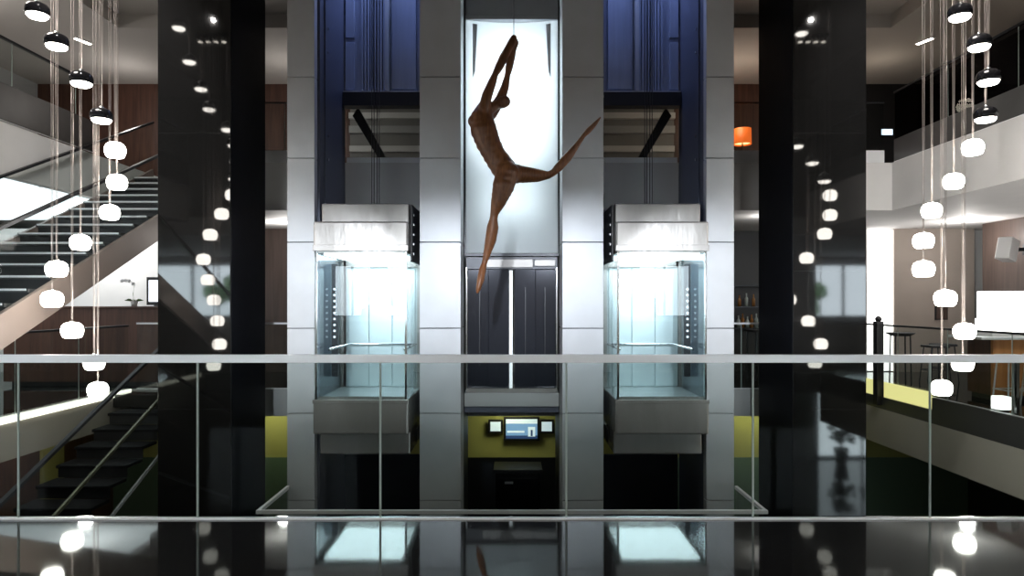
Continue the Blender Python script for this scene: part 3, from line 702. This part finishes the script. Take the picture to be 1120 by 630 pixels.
# ------------------------------------------------------------------ bar on the landing right of the lifts (between pilaster and column)
o = thing('back_bar_shelf', (5.0, 14.5, 0), 'dark bar shelving behind the landing right of the lifts', 'shelf')
B('carcass', 4.2, 6.2, 14.6, 14.85, 0, 2.6, M['black'], o)
for z in (.9, 1.35, 1.8): B('shelf', 4.2, 6.2, 14.3, 14.6, z, z+.03, M['darkmetal'], o)
for k, (x, z, h) in enumerate(((4.78, .93, .26), (4.87, .93, .30), (4.97, .93, .24), (5.06, .93, .28), (5.16, .93, .3), (4.8, 1.38, .24), (4.95, 1.38, .28), (5.1, 1.38, .26))):
    b = MB().lathe([(0, z), (.035, z), (.035, z+h*.6), (.014, z+h*.75), (.014, z+h), (0, z+h)], (x, 14.42, 0), 12).build('bottle', M['bottle' if k % 2 else 'glassedge'], None, True)
    tag(b, '%s bottle from the left on the %s shelf of the dark back bar' % (['first', 'second', 'third', 'fourth', 'fifth', 'first', 'second', 'third'][k], 'lower' if k < 5 else 'upper'), 'bottle', 'bottles on the back bar')
o = thing('flower_bowl', (4.85, 13.0, .95), 'bowl of yellow flowers on the high table right of the lifts', 'flowers')
MB().lathe([(.05, .95), (.12, 1.02), (.115, 1.02), (0, .98)], (4.85, 13.0, 0), 18).build('bowl', M['white'], o, True)
m = MB()
for k in range(22): m.ball((4.85+random.uniform(-.13, .13), 13+random.uniform(-.1, .1), 1.04+random.uniform(0, .1)), .03, 1)
m.build('blooms', M['yellow'], o)
o = thing('high_table', (4.9, 13.0, 0), 'dark high table on the landing right of the lifts', 'table')
B('tabletop', 4.5, 5.4, 12.7, 13.3, .91, .95, M['seatdark'], o, .005)
for x in (4.55, 5.31):
    for y in (12.75, 13.21): B('leg', x, x+.04, y, y+.04, 0, .91, M['darkmetal'], o)

# ------------------------------------------------------------------ right gallery: tables, post, light box, bar, stools, sofa, projector
o = thing('bollard_post', (6.32, 11.8, -.3), 'black post with round knob at the corner of the right gallery rail', 'post')
B('shaft', 6.27, 6.39, 11.73, 11.87, -.3, 1.14, M['black'], o, .01)
MB().ball((6.33, 11.80, 1.18), .055, 2).build('knob', M['black'], o, True)
def bar_table(x, y, w, lb):
    o = thing('bar_table', (x, y, 0), lb, 'table')
    MB().lathe([(0, .86), (w*.62, .86), (w, .905), (w, .92), (0, .92)], (x, y, 0), 28).build('tabletop', M['seatdark'], o)
    for k in range(4):
        a = k*math.pi/2+.6
        MB().tube([(x+math.cos(a)*w*.72, y+math.sin(a)*w*.72, .88), (x+math.cos(a)*w*.8, y+math.sin(a)*w*.8, 0)], .013).build('leg', M['darkmetal'], o)
bar_table(7.05, 12.4, .24, 'small round dark bar table just right of the black knobbed post')
bar_table(6.65, 13.3, .22, 'round dark bar table in front of the bright white window')
def stool(x, y, h, lb, mt='darkmetal', seatm='seatdark', w=.17):
    o = thing('bar_stool', (x, y, 0), lb, 'stool', 'bar stools on the right gallery')
    B('seat', x-w, x+w, y-w, y+w, h-.045, h, M[seatm], o, .015)
    for i in (-1, 1):
        for j in (-1, 1): MB().tube([(x+i*w*.75, y+j*w*.75, h-.04), (x+i*w*1.05, y+j*w*1.05, 0)], .011).build('leg', M[mt], o)
    MB().tube([(x-w, y-w, .25), (x+w, y-w, .25), (x+w, y+w, .25), (x-w, y+w, .25), (x-w, y-w, .25)], .008).build('footrest', M[mt], o)
stool(7.62, 12.3, .70, 'dark square bar stool beside the round bar table, nearer the taupe wall')
stool(8.03, 12.72, .70, 'dark square bar stool close to the taupe wall, farthest right of the dark ones')
o = thing('light_box', (7.6, 10.3, .95), 'large blank white illuminated box standing on the amber bar', 'light box')
B('case', 7.21, 9.1, 10.3, 10.6, 1.02, 1.64, M['lampwhite'], o, .01)
B('foot', 7.16, 9.1, 10.18, 10.62, .96, 1.22 if False else 1.02, M['white'], o)
B('ballast_box', 7.155, 7.21, 10.34, 10.56, 1.02, 1.22, M['lampwhite'], o, .005)
o = thing('bar_counter', (8.1, 10.4, 0), 'amber wood bar counter with pale top on the right gallery', 'counter')
B('front_panel', 7.15, 9.25, 10.15, 10.2, .08, .92, M['orangewood'], o)
B('body', 7.17, 9.25, 10.2, 10.75, .08, .92, M['wood'], o)
B('countertop', 6.88, 9.27, 10.0, 10.8, .92, .96, M['nosing'], o, .006)
B('plinth', 7.2, 9.2, 10.22, 10.7, 0, .08, M['black'], o)
stool(6.98, 9.55, .74, 'white framed bar stool at the left end of the amber bar', 'nosing', 'sofa', .15)
stool(7.42, 9.60, .74, 'white framed bar stool second along the front of the amber bar', 'nosing', 'sofa', .15)
o = thing('low_table', (6.9, 8.6, 0), 'long pale low table in front of the bar stools beside the glass rail', 'table')
B('tabletop', 6.55, 8.6, 8.5, 9.1, .70, .74, M['sofa'], o, .006)
for x in (6.65, 8.4):
    for y in (8.56, 9.0): B('leg', x, x+.04, y, y+.04, 0, .70, M['chrome'], o)
o = thing('sofa', (7.1, 7.7, 0), 'white leather sofa on the right gallery close behind the glass rail', 'sofa')
B('base', 6.56, 8.4, 7.35, 8.2, .10, .40, M['sofa'], o, .03)
B('seat_cushion', 6.6, 7.45, 7.33, 8.0, .40, .54, M['sofa'], o, .04)
B('seat_cushion', 7.47, 8.3, 7.33, 8.0, .40, .54, M['sofa'], o, .04)
B('backrest', 6.56, 8.4, 8.0, 8.22, .40, .86, M['sofa'], o, .05)
B('armrest', 6.54, 6.60, 7.35, 8.0, .12, .62, M['sofa'], o, .02)
for x in (6.62, 8.3):
    for y in (7.4, 8.1): B('foot', x, x+.05, y, y+.05, 0, .10, M['chrome'], o)
o = thing('cube_lamp', (6.62, 9.3, 0), 'small glowing white cube lamp on the floor beside the glass rail', 'lamp')
B('shade', 6.55, 6.72, 9.18, 9.35, .02, .20, M['lampwhite'], o, .012)
B('base', 6.57, 6.70, 9.2, 9.33, 0, .02, M['black'], o)
p = px(1100, 273, 12.3)
o = thing('wall_speaker', (9.3, 12.3, p.z), 'white box loudspeaker tilted on a bracket on the walnut wall', 'loudspeaker')
b = B('case', -.14, .14, -.12, .12, -.20, .20, M['white'], None, .015); b.parent = o; b.location = (8.92-9.3, 0, 0); b.rotation_euler = (.05, .22, .5)
B('bracket', 9.02, 9.3, 12.27, 12.33, p.z-.03, p.z+.03, M['darkmetal'], o)
B('bracket_plate', 9.27, 9.3, 12.2, 12.4, p.z-.1, p.z+.1, M['darkmetal'], o)
o = thing('wall_plaque', (8.93, 14.36, 1.2), 'narrow dark plaque hanging on the taupe wall of the right gallery', 'plaque')
B('board', 8.93, 9.15, 14.36, 14.4, 1.12, 1.55, M['woodwall'], o)
B('frame_edge', 8.91, 9.17, 14.37, 14.4, 1.10, 1.57, M['black'], o)

# ------------------------------------------------------------------ lower level: screens and concierge cabinet
def screen(x0, x1, y0, y1, lb, main):
    a = px(x0, y1, 14.25); b = px(x1, y0, 14.25)
    o = thing('wall_screen', ((a.x+b.x)/2, 14.3, a.z), lb, 'screen')
    B('bezel', a.x, b.x, 14.25, 14.30, a.z, b.z, M['black'], o, .008)
    B('wall_mount', (a.x+b.x)/2-.06, (a.x+b.x)/2+.06, 14.30, 14.40, (a.z+b.z)/2-.06, (a.z+b.z)/2+.06, M['darkmetal'], o)
    w = b.x-a.x; h = b.z-a.z; e = .045
    B('display', a.x+e, b.x-e, 14.243, 14.25, a.z+e, b.z-e, M['screenblue' if main else 'screenwhite'], o)
    if main:
        B('display_band', a.x+e, b.x-e, 14.238, 14.243, a.z+h*.72, b.z-e, M['screenwhite'], o)
        B('display_band', a.x+e, b.x-e, 14.238, 14.243, a.z+e, a.z+h*.22, M['screendark'], o)
        B('display_line', a.x+e*1.5, a.x+w*.58, 14.238, 14.243, a.z+h*.34, a.z+h*.42, M['screenwhite'], o)
        B('display_picture', a.x+w*.68, a.x+w*.88, 14.236, 14.243, a.z+h*.18, a.z+h*.58, M['screenwhite'], o)
        B('display_figure', a.x+w*.755, a.x+w*.81, 14.234, 14.236, a.z+h*.2, a.z+h*.46, M['screendark'], o)
screen(551, 590, 456, 482, 'large central wall screen with blue display on the olive wall below the doors', True)
screen(534, 550, 459, 474, 'small wall screen left of the large central screen', False)
screen(590, 606, 459, 474, 'small wall screen right of the large central screen', False)
o = thing('concierge_cabinet', (.2, 13.6, -3.8), 'tall black cabinet below the wall screens on the lower level', 'cabinet')
B('body', -.32, .55, 13.3, 13.9, -3.8, -1.85, M['blackgloss'], o, .02)
B('top', -.36, .59, 13.26, 13.94, -1.85, -1.78, M['black'], o, .01)
B('door', -.30, .10, 13.28, 13.3, -3.7, -1.95, M['blackgloss'], o, .005)
B('door', .12, .52, 13.28, 13.3, -3.7, -1.95, M['blackgloss'], o, .005)
B('name_plate', -.14, .02, 13.27, 13.28, -2.06, -2.02, M['nosing'], o)

# ------------------------------------------------------------------ trees outside the windows behind the camera
def tree(x, y, h, lb):
    o = thing('tree', (x, y, -4.0), lb, 'tree')
    MB().tube([(x, y, -4), (x+.1, y, -4+h*.35), (x-.05, y, -4+h*.6)], [.16, .12, .07]).build('trunk', M['bark'], o)
    m = MB()
    for k in range(46):
        a = random.uniform(0, 6.28); rr = random.uniform(0, 1.35); z = random.uniform(-4+h*.42, -4+h)
        m.ball((x+rr*math.cos(a), y+rr*math.sin(a), z), random.uniform(.22, .5), 1)
    c = m.build('crown', M['foliage'], o)
for x, y, h, lb in ((-11, -9, 6.4, 'leafy tree outside behind the viewer, far left'), (-4.6, -9.5, 6.0, 'leafy tree outside behind the viewer, left of middle'),
                    (5.0, -9, 5.9, 'leafy tree outside behind the viewer, right of middle'), (11.2, -8.5, 6.2, 'leafy tree outside behind the viewer, far right')):
    tree(x, y, h, lb)

def shrub(x, y, h, lb):
    o = thing('potted_shrub', (x, y, -3.8), lb, 'plant')
    MB().lathe([(.16, -3.8), (.24, -3.3), (.21, -3.3), (.20, -3.36), (0, -3.36)], (x, y, 0), 20).build('pot', M['black'], o, True)
    MB().tube([(x, y, -3.36), (x+.03, y, -3.36+h*.5)], .03).build('stem', M['bark'], o)
    m = MB()
    for k in range(70):
        a = random.uniform(0, 6.28); rr = random.uniform(0, .42); z = random.uniform(-3.1, -3.3+h)
        m.ball((x+rr*math.cos(a), y+rr*math.sin(a), z), random.uniform(.06, .13), 1, (1, 1, .6))
    m.build('foliage', M['leaf'], o)
shrub(11.75, -3.3, 1.7, 'tall potted shrub by the daylit lower window, mirrored in the right granite column')
shrub(10.75, -3.5, 1.1, 'shorter potted shrub by the daylit lower window below the viewer')
